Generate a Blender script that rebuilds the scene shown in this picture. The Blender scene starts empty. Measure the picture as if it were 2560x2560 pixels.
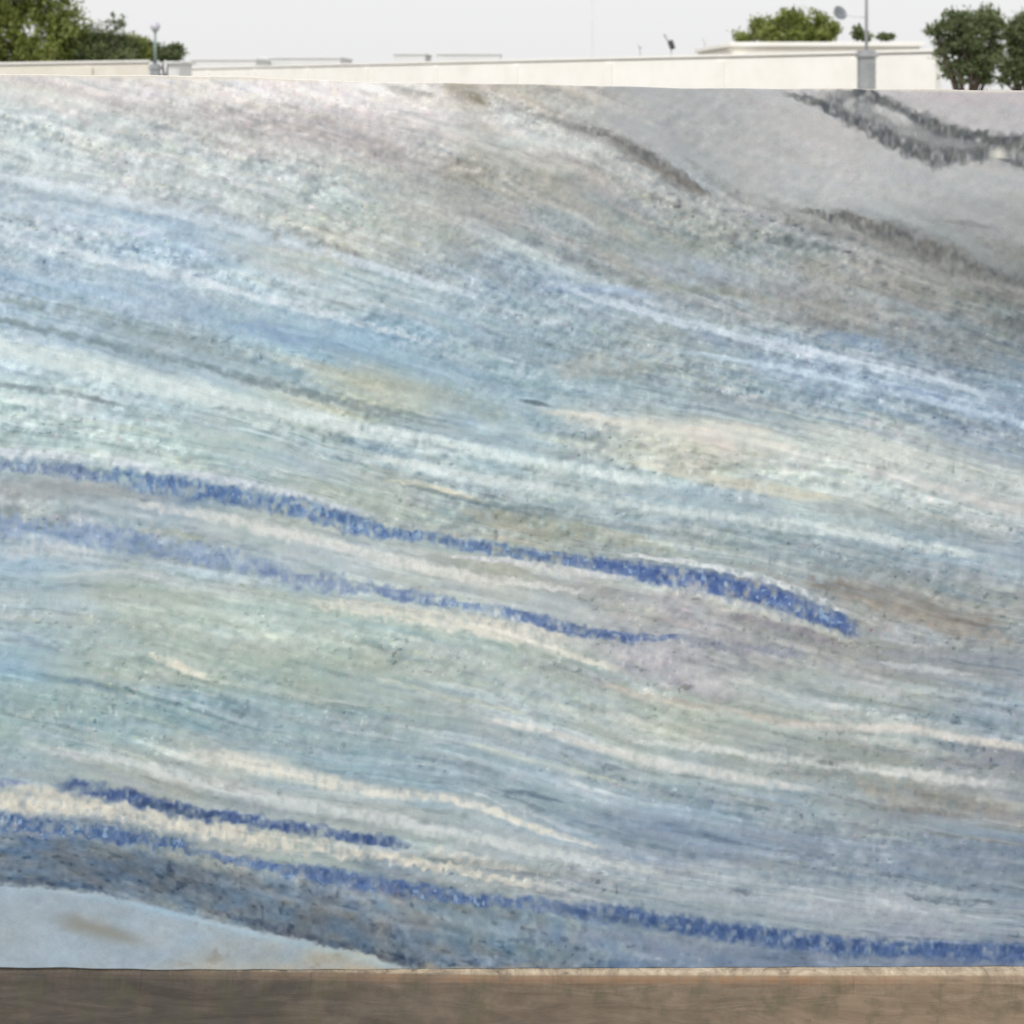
import bpy, bmesh, math, random
import numpy as np
from mathutils import Vector, Matrix

C = bpy.context.scene
COL = C.collection
R = math.radians

# ------------------------------------------------------------------ camera
EYE = 1.977          # eye height, just level with the slab's sawn top
CAM = Vector((0, -2.6, EYE))
F = 3221.0           # focal length in photo units (2560 across)
HOR = 215.0
cd = bpy.data.cameras.new('camera'); cam = bpy.data.objects.new('camera', cd); COL.objects.link(cam)
cam.location = CAM; cam.rotation_euler = (R(90), 0, 0)
cd.sensor_width = 36; cd.lens = 36*F/2560; cd.shift_y = -(1280-HOR)/2560
cd.clip_start = .05; cd.clip_end = 3000
cd.dof.use_dof = True; cd.dof.focus_distance = 2.72; cd.dof.aperture_fstop = 5.6
C.camera = cam
C.render.engine = 'CYCLES'

# ------------------------------------------------------------------ overcast light
SUN_EL, SUN_AZ = 48, 205      # high, behind the photographer's left shoulder, veiled by cloud
w = bpy.data.worlds.new('World'); C.world = w; w.use_nodes = True
nt = w.node_tree; nt.nodes.clear()
sky = nt.nodes.new('ShaderNodeTexSky'); sky.sky_type = 'NISHITA'; sky.sun_disc = False
sky.sun_elevation = R(SUN_EL); sky.sun_rotation = R(SUN_AZ); sky.dust_density = 6; sky.air_density = 1.0
hs = nt.nodes.new('ShaderNodeHueSaturation'); hs.inputs['Saturation'].default_value = .10
mix = nt.nodes.new('ShaderNodeMix'); mix.data_type = 'RGBA'
mix.inputs[0].default_value = .82
mix.inputs[7].default_value = (9.2, 9.2, 9.25, 1)         # even cloud veil
bg = nt.nodes.new('ShaderNodeBackground'); bg.inputs[1].default_value = .1115
out = nt.nodes.new('ShaderNodeOutputWorld')
L = nt.links.new
L(sky.outputs[0], hs.inputs['Color']); L(hs.outputs[0], mix.inputs[6]); L(mix.outputs[2], bg.inputs[0]); L(bg.outputs[0], out.inputs[0])
sd = bpy.data.lights.new('sun', 'SUN'); sd.energy = 1.85; sd.angle = R(12); sd.color = (1, .98, .955)
sun = bpy.data.objects.new('sun', sd); COL.objects.link(sun)
az = R(180-SUN_AZ)
sun.rotation_euler = (R(90-SUN_EL), 0, 0)
d = Vector((-.42, -math.cos(math.asin(.42)), math.tan(R(SUN_EL))))     # towards the sun
sun.rotation_euler = d.to_track_quat('Z', 'Y').to_euler()
sky.sun_rotation = math.atan2(d.x, d.y)
C.view_settings.view_transform = 'Standard'; C.view_settings.look = 'None'
C.view_settings.exposure = 0.0; C.view_settings.gamma = 1

# ---------------------------------------------------------------- stone pattern
# Works in "slab sheet" units: 0..1932 across, about 135 (sawn top) to 1842 (sawn foot).
_rng = {}
def _tab(seed):
    if seed not in _rng:
        _rng[seed] = np.random.RandomState(seed).rand(512, 512).astype(np.float32)
    return _rng[seed]
def vn(a, b, seed):
    t = _tab(seed)
    ia = np.floor(a).astype(np.int32); ib = np.floor(b).astype(np.int32)
    fa = (a-ia).astype(np.float32); fb = (b-ib).astype(np.float32)
    fa = fa*fa*(3-2*fa); fb = fb*fb*(3-2*fb)
    i0 = ia % 512; i1 = (ia+1) % 512; j0 = ib % 512; j1 = (ib+1) % 512
    return ((t[i0, j0]*(1-fa)+t[i1, j0]*fa)*(1-fb)+(t[i0, j1]*(1-fa)+t[i1, j1]*fa)*fb)*2-1
def sm(e0, e1, x):
    t = np.clip((x-e0)/(e1-e0), 0, 1); return t*t*(3-2*t)

GUIDES = [
 [(-200,-620),(400,-400),(800,-240),(1200,-60),(1600,70),(2200,190)],
 [(-200,-330),(400,-160),(800,-40),(1200,80),(1500,170),(1600,205),(1750,270),(1932,300),(2200,350)],
 [(-200,-90),(300,40),(730,155),(900,190),(1100,245),(1250,315),(1400,385),(1600,430),(1800,515),(1932,565),(2200,650)],
 [(-200,120),(0,160),(250,212),(600,292),(830,365),(1000,430),(1200,505),(1400,580),(1600,635),(1932,690),(2200,760)],
 [(-200,265),(0,310),(300,372),(600,450),(900,545),(1200,625),(1500,690),(1932,790),(2200,850)],
 [(-200,465),(0,505),(250,568),(500,635),(800,700),(1000,752),(1300,800),(1600,850),(1932,930),(2200,990)],
 [(-200,590),(0,640),(250,702),(450,760),(700,825),(1000,880),(1300,920),(1600,975),(1932,1030),(2200,1080)],
 [(-200,740),(0,775),(300,825),(600,890),(800,942),(1100,1000),(1400,1050),(1700,1115),(1932,1165),(2200,1200)],
 [(-200,855),(0,862),(200,885),(400,925),(600,968),(800,1020),(1000,1050),(1200,1072),(1400,1112),(1550,1158),(1650,1205),(1932,1240),(2200,1275)],
 [(-200,985),(0,1005),(350,1062),(500,1088),(700,1115),(900,1150),(1100,1192),(1300,1220),(1500,1270),(1932,1335),(2200,1370)],
 [(-200,1080),(0,1090),(200,1100),(500,1135),(800,1190),(1100,1275),(1350,1345),(1550,1372),(1700,1378),(1932,1415),(2200,1450)],
 [(-200,1150),(0,1190),(280,1240),(500,1292),(900,1350),(1050,1385),(1200,1430),(1400,1470),(1600,1510),(1932,1560),(2200,1600)],
 [(-200,1330),(0,1362),(150,1395),(300,1430),(500,1465),(650,1490),(850,1512),(1000,1562),(1200,1612),(1500,1650),(1932,1700),(2200,1730)],
 [(-200,1455),(0,1468),(90,1480),(300,1518),(500,1553),(700,1582),(850,1602),(1100,1645),(1400,1690),(1932,1745),(2200,1770)],
 [(-200,1535),(0,1548),(200,1575),(450,1622),(700,1672),(900,1705),(1100,1720),(1300,1748),(1500,1775),(1700,1790),(1932,1806),(2200,1820)],
 [(-200,1630),(0,1650),(200,1678),(350,1718),(500,1762),(700,1805),(800,1832),(1200,1890),(2200,2000)],
 [(-200,1850),(800,2000),(2200,2200)],
]
GV = [-340,-150,50,245,400,600,760,900,1020,1130,1210,1330,1520,1610,1700,1800,1990]

# stone colours plus painted-in sheen towards upper left, display values, columns and rows in sheet units
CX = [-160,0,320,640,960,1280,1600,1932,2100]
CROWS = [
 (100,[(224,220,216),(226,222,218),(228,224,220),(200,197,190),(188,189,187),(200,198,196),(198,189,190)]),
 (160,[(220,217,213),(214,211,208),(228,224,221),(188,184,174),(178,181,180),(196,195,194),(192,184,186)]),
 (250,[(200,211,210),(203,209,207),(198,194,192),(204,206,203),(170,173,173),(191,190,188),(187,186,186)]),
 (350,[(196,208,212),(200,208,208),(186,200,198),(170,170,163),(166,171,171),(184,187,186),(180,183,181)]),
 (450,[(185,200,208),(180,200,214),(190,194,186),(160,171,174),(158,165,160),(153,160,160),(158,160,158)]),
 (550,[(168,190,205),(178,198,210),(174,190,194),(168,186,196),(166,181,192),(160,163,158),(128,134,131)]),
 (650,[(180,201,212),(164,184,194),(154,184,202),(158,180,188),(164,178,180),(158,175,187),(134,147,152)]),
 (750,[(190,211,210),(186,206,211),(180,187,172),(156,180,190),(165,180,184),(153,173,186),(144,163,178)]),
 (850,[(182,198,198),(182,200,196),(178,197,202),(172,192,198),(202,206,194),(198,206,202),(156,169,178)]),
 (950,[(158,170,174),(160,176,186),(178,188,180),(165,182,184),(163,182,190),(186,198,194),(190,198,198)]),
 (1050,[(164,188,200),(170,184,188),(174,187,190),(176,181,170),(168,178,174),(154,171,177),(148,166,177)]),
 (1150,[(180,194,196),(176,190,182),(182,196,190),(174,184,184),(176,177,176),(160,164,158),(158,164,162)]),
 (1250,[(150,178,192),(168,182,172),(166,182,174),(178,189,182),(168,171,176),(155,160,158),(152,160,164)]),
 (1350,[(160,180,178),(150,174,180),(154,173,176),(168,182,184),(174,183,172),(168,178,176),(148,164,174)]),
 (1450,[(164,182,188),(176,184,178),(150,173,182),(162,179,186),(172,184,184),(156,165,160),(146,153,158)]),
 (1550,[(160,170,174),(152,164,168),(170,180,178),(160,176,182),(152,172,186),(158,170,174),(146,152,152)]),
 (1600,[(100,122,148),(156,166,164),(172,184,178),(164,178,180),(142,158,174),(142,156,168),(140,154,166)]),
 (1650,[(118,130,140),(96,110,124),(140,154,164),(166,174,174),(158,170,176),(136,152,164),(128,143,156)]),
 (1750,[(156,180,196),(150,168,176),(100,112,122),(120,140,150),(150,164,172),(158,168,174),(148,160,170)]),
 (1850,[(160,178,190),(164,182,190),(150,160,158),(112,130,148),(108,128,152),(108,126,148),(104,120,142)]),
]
WH=(214,220,222); CR=(214,212,196); BL=(66,92,158); NV=(58,78,128); DG=(96,104,108); BR=(134,124,112); LB=(150,182,212)
GR=(112,118,120)
# painted veins: (points, half width list, colour, opacity, ragged, mode)  mode: 0 soft streak, 1 crystal band, 2 thin line
VEINS = [
 # top left pale streaks
 ([(-200,125),(0,165),(250,212),(600,292),(850,368)],[6,8,10,10,4],(220,227,224),.55,3,0),
 ([(-200,230),(0,285),(300,330),(600,420),(820,470)],[5,6,6,6,3],(205,218,220),.4,3,0),
 ([(150,185),(420,225),(700,270),(900,330)],[14,34,40,14],(176,170,170),.45,8,1),
 ([(560,310),(700,345),(880,395),(1000,430)],[14,34,40,14],(170,166,162),.38,8,1),
 ([(820,335),(880,320),(940,318)],[14,44,18],(146,142,132),.62,10,0),
 ([(850,215),(905,240),(950,262)],[10,26,10],(168,164,152),.45,8,0),
 ([(720,158),(770,176),(830,180)],[5,8,4],(158,160,158),.6,3,2),
 ([(830,165),(880,170),(930,205)],[12,22,9],(142,136,118),.9,5,0),
 ([(940,270),(1050,262),(1180,290)],[4,16,6],(206,216,214),.55,3,0),
 ([(930,205),(1030,222),(1130,252),(1210,300),(1290,345),(1350,376)],[5,9,13,19,16,6],(134,134,132),.8,5,0),
 ([(1090,240),(1150,252),(1230,300),(1300,345),(1345,372)],[3,8,13,11,4],(106,106,106),.8,5,1),
 ([(1190,300),(1270,335),(1340,372)],[4,9,4],(112,104,96),.5,3,0),
 ([(1150,310),(1260,372),(1380,420),(1480,440)],[4,11,12,4],(188,196,196),.5,3,0),
 ([(1280,290),(1400,375),(1500,392)],[6,14,5],(140,146,148),.45,4,1),
 ([(1480,388),(1600,412),(1700,452),(1800,492),(1870,530),(2100,600)],[5,13,24,28,20,18],(104,105,105),.95,8,1),
 ([(1500,430),(1640,470),(1780,532),(1900,545),(2100,600)],[4,10,10,12,10],(186,190,190),.55,4,0),
 ([(1780,418),(1830,422),(1880,432)],[2,6,2],(132,134,138),.75,1,2),
 ([(1830,450),(1932,480),(2100,520)],[6,16,16],(138,138,138),.5,4,1),
 # top right dark vein pair
 ([(1520,178),(1620,208),(1730,250),(1830,275),(1932,292),(2100,320)],[9,27,36,26,24,22],(124,128,130),.9,7,1),
 ([(1420,392),(1600,440),(1760,505),(1932,580),(2100,640)],[8,22,32,30,28],(140,140,137),.5,9,0),
 ([(1470,175),(1530,190),(1600,225),(1680,262),(1760,296),(1830,290),(1900,290)],[3,9,12,16,20,15,5],(96,100,103),1.0,5,1),
 ([(1570,172),(1640,180),(1720,224),(1800,254),(1870,262),(1932,272),(2100,300)],[6,14,16,13,13,17,14],(92,97,99),1.0,5,1),
 ([(1610,200),(1700,232),(1780,270),(1850,272)],[8,18,12,6],(146,150,152),.75,4,2),
 ([(1640,200),(1690,222),(1730,240)],[4,9,4],(200,200,202),.75,3,2),
 ([(1862,292),(1884,291),(1908,296)],[5,8,5],(212,210,200),.85,2,2),
 ([(1880,300),(1932,310),(2100,345)],[2,6,8],(92,94,100),.85,2,2),
 # middle right
 ([(1000,430),(1150,500),(1350,560),(1550,590),(1750,640),(1932,690)],[10,30,42,44,34,26],(148,144,138),.38,8,1),
 ([(1130,455),(1230,470),(1330,480)],[8,14,6],(134,150,152),.35,4,0),
 ([(1130,525),(1300,545),(1420,560)],[6,12,6],(142,152,136),.5,4,0),
 ([(1850,600),(1932,620),(2100,650)],[10,20,20],(112,118,118),.5,6,1),
 ([(1000,545),(1130,545),(1240,560)],[6,12,6],(150,176,212),.6,4,0),
 ([(1530,632),(1600,640),(1680,655)],[6,14,6],(128,158,194),.6,6,1),
 ([(1250,600),(1450,690),(1700,725),(1932,800),(2100,850)],[10,20,24,22,18],(146,172,200),.55,6,1),
 ([(1640,722),(1760,748),(1860,790)],[4,9,4],(130,154,196),.6,3,0),
 ([(1040,700),(1120,690),(1240,700)],[12,24,12],(184,184,176),.5,8,1),
 # blue belts left
 ([(-200,320),(0,368),(200,400),(450,440),(640,470)],[14,22,26,22,8],(170,198,222),.5,6,1),
 ([(-200,470),(0,510),(250,560),(520,628),(800,690),(1000,740)],[12,16,18,22,20,10],(146,178,208),.6,6,0),
 ([(440,612),(520,628),(590,645)],[6,16,6],(136,168,212),.5,6,1),
 ([(-200,520),(0,562),(150,588),(350,640),(560,700)],[6,10,16,20,8],(140,158,160),.55,6,1),
 ([(0,640),(150,668),(300,710),(420,745)],[2,4,5,2],(140,160,172),.6,2,2),
 ([(-200,610),(0,652),(150,690),(400,752),(700,800)],[8,12,14,14,6],(200,220,220),.6,3,0),
 ([(420,710),(560,738),(700,775),(830,800)],[5,9,10,4],(132,150,158),.55,4,1),
 ([(-200,690),(0,722),(120,738),(260,770)],[3,5,6,3],(122,138,146),.65,2,2),
 ([(0,742),(100,760),(200,770)],[6,12,6],(200,212,218),.5,6,1),
 ([(380,768),(440,772),(520,785)],[2,4,2],(128,146,160),.6,2,2),
 ([(560,692),(700,728),(850,758),(1000,790)],[10,24,26,16],(180,190,180),.42,12,1),
 ([(700,790),(900,825),(1100,870),(1250,905)],[5,9,9,4],(152,172,184),.4,3,0),
 ([(975,752),(1010,760),(1045,768)],[2,5,2],(92,112,128),.85,1,2),
 ([(1000,770),(1120,795),(1250,812),(1400,822),(1530,860)],[6,14,16,16,8],(216,216,206),.8,6,0),
 ([(1280,812),(1340,830),(1400,862)],[6,14,8],(222,210,204),.65,5,0),
 ([(1500,830),(1650,850),(1800,880),(2000,930)],[14,26,26,18],(208,216,210),.75,5,0),
 ([(1180,868),(1280,890),(1400,915),(1500,935),(1600,948)],[3,7,8,8,3],(212,212,196),.72,3,2),
 ([(1600,880),(1750,915),(1932,965),(2100,1000)],[6,10,12,10],(208,208,206),.65,3,0),
 ([(1500,955),(1650,975),(1800,1000),(1932,1020)],[6,16,16,10],(148,160,164),.5,5,1),
 ([(720,905),(780,912),(840,924),(930,950)],[2,5,5,2],(216,216,196),.85,1,2),
 ([(850,960),(1000,985),(1150,1010),(1280,1035)],[8,22,18,6],(160,162,142),.6,7,1),
 ([(1240,950),(1400,975),(1560,1010)],[4,10,4],(134,158,178),.5,4,0),
 ([(1180,985),(1260,1002),(1340,1020)],[3,8,3],(206,212,204),.55,3,0),
 # B1
 ([(-200,832),(0,848),(200,866),(400,902),(600,944),(760,990)],[5,7,7,7,7,3],(208,218,230),.62,4,1),
 ([(-200,860),(0,872),(120,882),(240,898)],[10,13,14,8],(98,118,164),.85,7,1),
 ([(-200,905),(0,915),(200,920),(380,940)],[10,18,16,6],(156,158,160),.6,6,0),
 ([(170,888),(240,900),(330,918),(430,935),(540,955),(640,980),(740,1005),(850,1018)],[8,17,19,16,17,19,11,10],(78,110,172),.92,7,1),
 ([(800,1012),(900,1030),(1000,1046),(1100,1060)],[8,12,12,12],(84,112,172),.86,6,1),
 ([(1050,1052),(1150,1066),(1250,1085),(1350,1104),(1450,1130),(1550,1162),(1610,1188),(1645,1202)],[10,15,20,24,25,22,15,4],(68,94,162),.97,6,1),
 ([(1150,1040),(1300,1062),(1430,1090),(1530,1125),(1620,1172)],[2,5,6,6,3],(214,222,226),.8,3,1),
 ([(820,1045),(950,1056),(1100,1080),(1200,1092)],[2,5,6,3],(208,212,216),.7,3,1),
 ([(1200,1100),(1350,1130),(1480,1168),(1600,1205)],[4,8,9,5],(202,206,198),.5,4,1),
 ([(1500,1098),(1600,1112),(1700,1136),(1790,1160),(1900,1180)],[8,18,26,22,10],(134,126,119),.8,9,0),
 ([(1560,1120),(1680,1150),(1800,1185),(1932,1215)],[4,10,12,8],(160,152,142),.6,6,1),
 ([(1640,1200),(1720,1195),(1800,1210)],[8,16,6],(178,190,204),.6,5,1),
 ([(1660,1230),(1780,1240),(1900,1260)],[6,15,8],(140,150,164),.6,5,1),
 ([(1650,1250),(1750,1262),(1850,1275)],[2,5,2],(198,204,210),.6,3,2),
 ([(1380,1160),(1500,1190),(1600,1225)],[3,9,4],(142,132,150),.55,4,1),
 # B2
 ([(-200,970),(0,985),(200,1010),(400,1050),(600,1090)],[12,20,22,18,12],(122,150,194),.72,12,1),
 ([(0,1040),(100,1030),(200,1045)],[10,16,10],(206,212,216),.5,6,1),
 ([(250,995),(330,1003),(400,1020)],[4,9,4],(200,204,178),.6,3,0),
 ([(260,1060),(420,1085),(560,1105),(700,1120)],[6,10,12,5],(182,206,222),.6,6,1),
 ([(700,1110),(780,1124),(860,1138),(920,1152)],[8,12,8,7],(88,112,170),.85,5,1),
 ([(910,1148),(980,1164),(1050,1180),(1120,1192),(1190,1205),(1300,1200)],[8,13,12,8,8,5],(74,98,158),.92,5,1),
 ([(1250,1200),(1400,1225),(1520,1235)],[5,11,5],(122,130,156),.55,9,1),
 ([(1340,1170),(1450,1188),(1560,1214),(1660,1240)],[6,16,12,6],(150,150,158),.3,9,1),
 ([(480,1078),(580,1092),(680,1104),(780,1122)],[8,14,13,9],(112,134,176),.75,9,1),
 ([(600,1125),(760,1150),(900,1176),(1020,1196),(1100,1210)],[4,9,13,10,4],(216,215,206),.78,5,1),
 ([(1120,1215),(1250,1245),(1330,1290),(1400,1310)],[6,16,14,5],(200,200,206),.5,8,1),
 ([(1120,1290),(1220,1312),(1330,1335),(1450,1358),(1560,1372)],[3,8,9,8,4],(206,196,184),.7,4,2),
 ([(1240,1312),(1300,1328),(1360,1338)],[2,5,2],(160,140,124),.5,2,2),
 ([(1450,1368),(1600,1374),(1720,1376),(1830,1398),(1932,1412),(2100,1440)],[3,6,7,6,6,6],(212,209,203),.85,2,2),
 ([(100,1085),(250,1075),(400,1105),(560,1130)],[3,6,7,3],(200,208,208),.6,3,0),
 ([(150,1110),(260,1115),(380,1135)],[14,26,12],(164,174,160),.45,6,0),
 ([(180,1140),(300,1155),(450,1160)],[6,12,6],(180,198,182),.35,4,0),
 ([(380,1135),(600,1150),(800,1180),(1000,1235)],[16,26,26,12],(172,200,194),.5,6,0),
 ([(620,1165),(760,1185),(880,1225)],[3,7,3],(140,176,184),.5,4,0),
 ([(420,1210),(600,1235),(750,1250)],[12,28,12],(168,172,156),.32,8,0),
 ([(1080,1250),(1200,1290),(1420,1360)],[8,16,6],(170,194,190),.5,5,0),
 # middle low
 ([(275,1232),(330,1250),(400,1280)],[3,7,4],(222,220,204),.88,2,2),
 ([(400,1280),(520,1300),(700,1330)],[2,4,2],(198,204,200),.4,2,0),
 ([(0,1200),(60,1205),(110,1225)],[3,7,3],(128,150,168),.6,2,2),
 ([(110,1280),(170,1290),(230,1310)],[3,7,3],(108,140,168),.75,2,2),
 ([(0,1290),(120,1310),(260,1350),(360,1370)],[10,18,18,8],(162,188,176),.3,6,0),
 ([(220,1315),(320,1345),(420,1375)],[5,14,5],(130,168,182),.6,4,0),
 ([(700,1270),(850,1315),(1000,1345)],[3,6,3],(206,212,196),.65,3,0),
 ([(880,1350),(1000,1370),(1100,1402),(1200,1430),(1320,1455),(1450,1480),(1560,1500)],[3,6,6,7,8,7,3],(214,216,212),.75,2,2),
 ([(880,1400),(1000,1432),(1080,1455),(1180,1480)],[3,7,7,3],(204,212,198),.55,3,0),
 ([(300,1420),(420,1425),(500,1442),(600,1470),(700,1492),(850,1506),(950,1538),(1010,1562),(1100,1590),(1170,1600)],[3,10,13,12,8,7,6,6,4,2],(220,220,210),.86,4,2),
 ([(560,1415),(760,1450),(950,1490),(1120,1520)],[5,9,9,4],(138,162,178),.5,4,0),
 ([(930,1488),(1000,1500),(1070,1515)],[2,5,2],(104,126,146),.75,1,2),
 ([(1100,1520),(1300,1555),(1500,1585),(1750,1625),(1932,1660)],[8,16,18,20,16],(126,142,162),.55,6,0),
 ([(1700,1620),(1800,1645),(1932,1665),(2100,1680)],[10,26,28,20],(118,134,146),.5,6,0),
 ([(1600,1470),(1680,1500),(1800,1520),(1932,1530)],[10,24,24,10],(160,152,140),.5,8,1),
 ([(1560,1500),(1650,1525),(1760,1535),(1850,1545)],[3,6,7,3],(118,118,118),.55,3,1),
 ([(1620,1440),(1700,1480),(1780,1460)],[6,10,6],(196,186,166),.5,9,1),
 ([(1640,1560),(1800,1560),(1932,1580)],[8,16,12],(156,176,194),.5,5,0),
 # bottom bands
 ([(300,1510),(600,1530),(900,1570),(1200,1620),(1600,1690),(1932,1720)],[10,18,22,26,30,20],(176,186,190),.4,6,1),
 ([(1200,1690),(1350,1690),(1500,1705),(1900,1740)],[6,14,16,12],(176,184,194),.5,8,1),
 ([(1700,1690),(1800,1703),(1890,1705)],[3,8,3],(96,112,128),.75,5,1),
 ([(1370,1678),(1410,1684),(1425,1680)],[2,6,2],(110,126,142),.8,3,2),
 ([(1640,1690),(1700,1710),(1760,1722)],[3,7,3],(198,206,216),.6,4,1),
 ([(85,1480),(140,1484),(220,1498),(300,1518),(400,1535),(520,1552),(640,1574),(740,1592),(800,1592)],[9,15,13,14,13,11,12,11,4],(60,82,142),1.0,6,1),
 ([(250,1512),(330,1524),(420,1540)],[3,8,3],(48,68,104),.6,3,1),
 ([(-200,1462),(0,1470),(60,1476)],[4,7,4],(112,128,176),.7,4,1),
 ([(-200,1500),(0,1505),(90,1507),(160,1520),(320,1550),(480,1578),(600,1600),(740,1616),(860,1640),(1000,1668),(1100,1688)],[20,22,22,14,14,13,12,12,9,6,3],(212,210,198),.85,9,1),
 ([(600,1592),(760,1605),(860,1612),(960,1625)],[2,6,6,2],(190,206,216),.6,4,1),
 ([(800,1600),(900,1622),(1000,1640)],[6,10,4],(204,202,192),.5,8,1),
 ([(-200,1590),(0,1600),(200,1635),(400,1680),(600,1740),(750,1790),(880,1818)],[34,42,44,50,50,38,12],(92,112,132),.8,10,0),
 ([(-200,1540),(0,1548),(120,1560),(260,1582),(400,1603)],[15,19,17,13,7],(64,92,150),.95,8,1),
 ([(360,1600),(460,1622),(560,1642),(680,1664),(800,1684),(880,1700),(1000,1706),(1080,1714)],[6,9,12,15,14,11,12,10],(70,96,158),.9,6,1),
 ([(1000,1706),(1100,1718),(1200,1730),(1300,1748),(1400,1760),(1500,1775),(1600,1788),(1720,1792),(1885,1802),(2100,1816)],[11,15,16,18,17,19,18,16,19,16],(54,80,140),1.0,5,1),
 ([(650,1710),(820,1725),(1000,1740),(1100,1770)],[8,20,16,6],(128,146,160),.55,8,1),
 ([(900,1760),(1150,1775),(1400,1808),(1700,1828),(2000,1836)],[14,30,24,12,8],(116,136,166),.65,8,0),
 ([(1060,1700),(1300,1770),(1500,1800)],[3,8,4],(140,156,170),.45,6,0),
 ([(-200,1636),(0,1652),(110,1662),(200,1674)],[3,6,6,4],(70,92,122),.7,3,1),
 # long sweeping pale streaks
 ([(-200,600),(0,652),(150,684),(400,748),(600,790),(900,850),(1100,888),(1350,925)],[9,12,14,13,11,10,8,4],(220,235,235),0.66,5,2),
 ([(-200,275),(0,330),(250,385),(600,474),(830,540),(960,575)],[4,6,7,7,6,3],(210,225,237),0.66,5,2),
 ([(-200,390),(0,440),(300,512),(600,590),(850,655)],[4,5,6,6,3],(214,227,237),0.66,5,2),
 ([(1000,520),(1200,585),(1450,650),(1700,700),(1932,760)],[3,6,7,7,5],(202,219,235),0.66,5,2),
 ([(1250,660),(1500,700),(1750,755),(2000,815)],[3,5,6,5],(198,221,239),0.58,4,2),
 ([(-200,560),(0,600),(300,672),(560,735),(800,790)],[4,6,8,8,3],(112,132,140),0.62,5,2),
 ([(600,845),(800,880),(1050,925),(1300,965),(1600,1010),(1932,1060)],[4,7,8,8,7,5],(214,227,227),0.66,5,2),
 ([(700,900),(900,945),(1200,995),(1500,1045)],[3,6,7,4],(122,142,152),0.62,4,2),
 ([(200,935),(450,985),(700,1045),(900,1090),(1150,1120)],[4,8,9,7,3],(226,227,223),0.62,6,2),
 ([(1150,1390),(1400,1425),(1700,1460),(1932,1490)],[3,6,7,5],(212,217,215),0.66,5,2),
 ([(550,1130),(750,1160),(1000,1210),(1200,1275)],[4,7,8,4],(234,231,217),0.62,6,2),
 ([(0,1400),(200,1430),(450,1490),(700,1540),(1000,1605),(1300,1650)],[4,7,9,9,8,4],(208,215,215),0.62,6,2),
 ([(380,1705),(500,1745),(600,1778),(720,1805),(820,1818)],[4,8,9,10,8],(62,74,100),.6,7,1),
]
# clean pale toe of the slab below the last dark band
TOE = [(-200,1648),(0,1663),(110,1672),(200,1685),(300,1706),(400,1732),(500,1758),(600,1778),(700,1802),(790,1836),(830,1860),(2200,1990)]

def Yc0(pts): return sum(p[1] for p in pts)/len(pts)
def pl(pts, x):
    return np.interp(x, [p[0] for p in pts], [p[1] for p in pts]).astype(np.float32)

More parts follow.
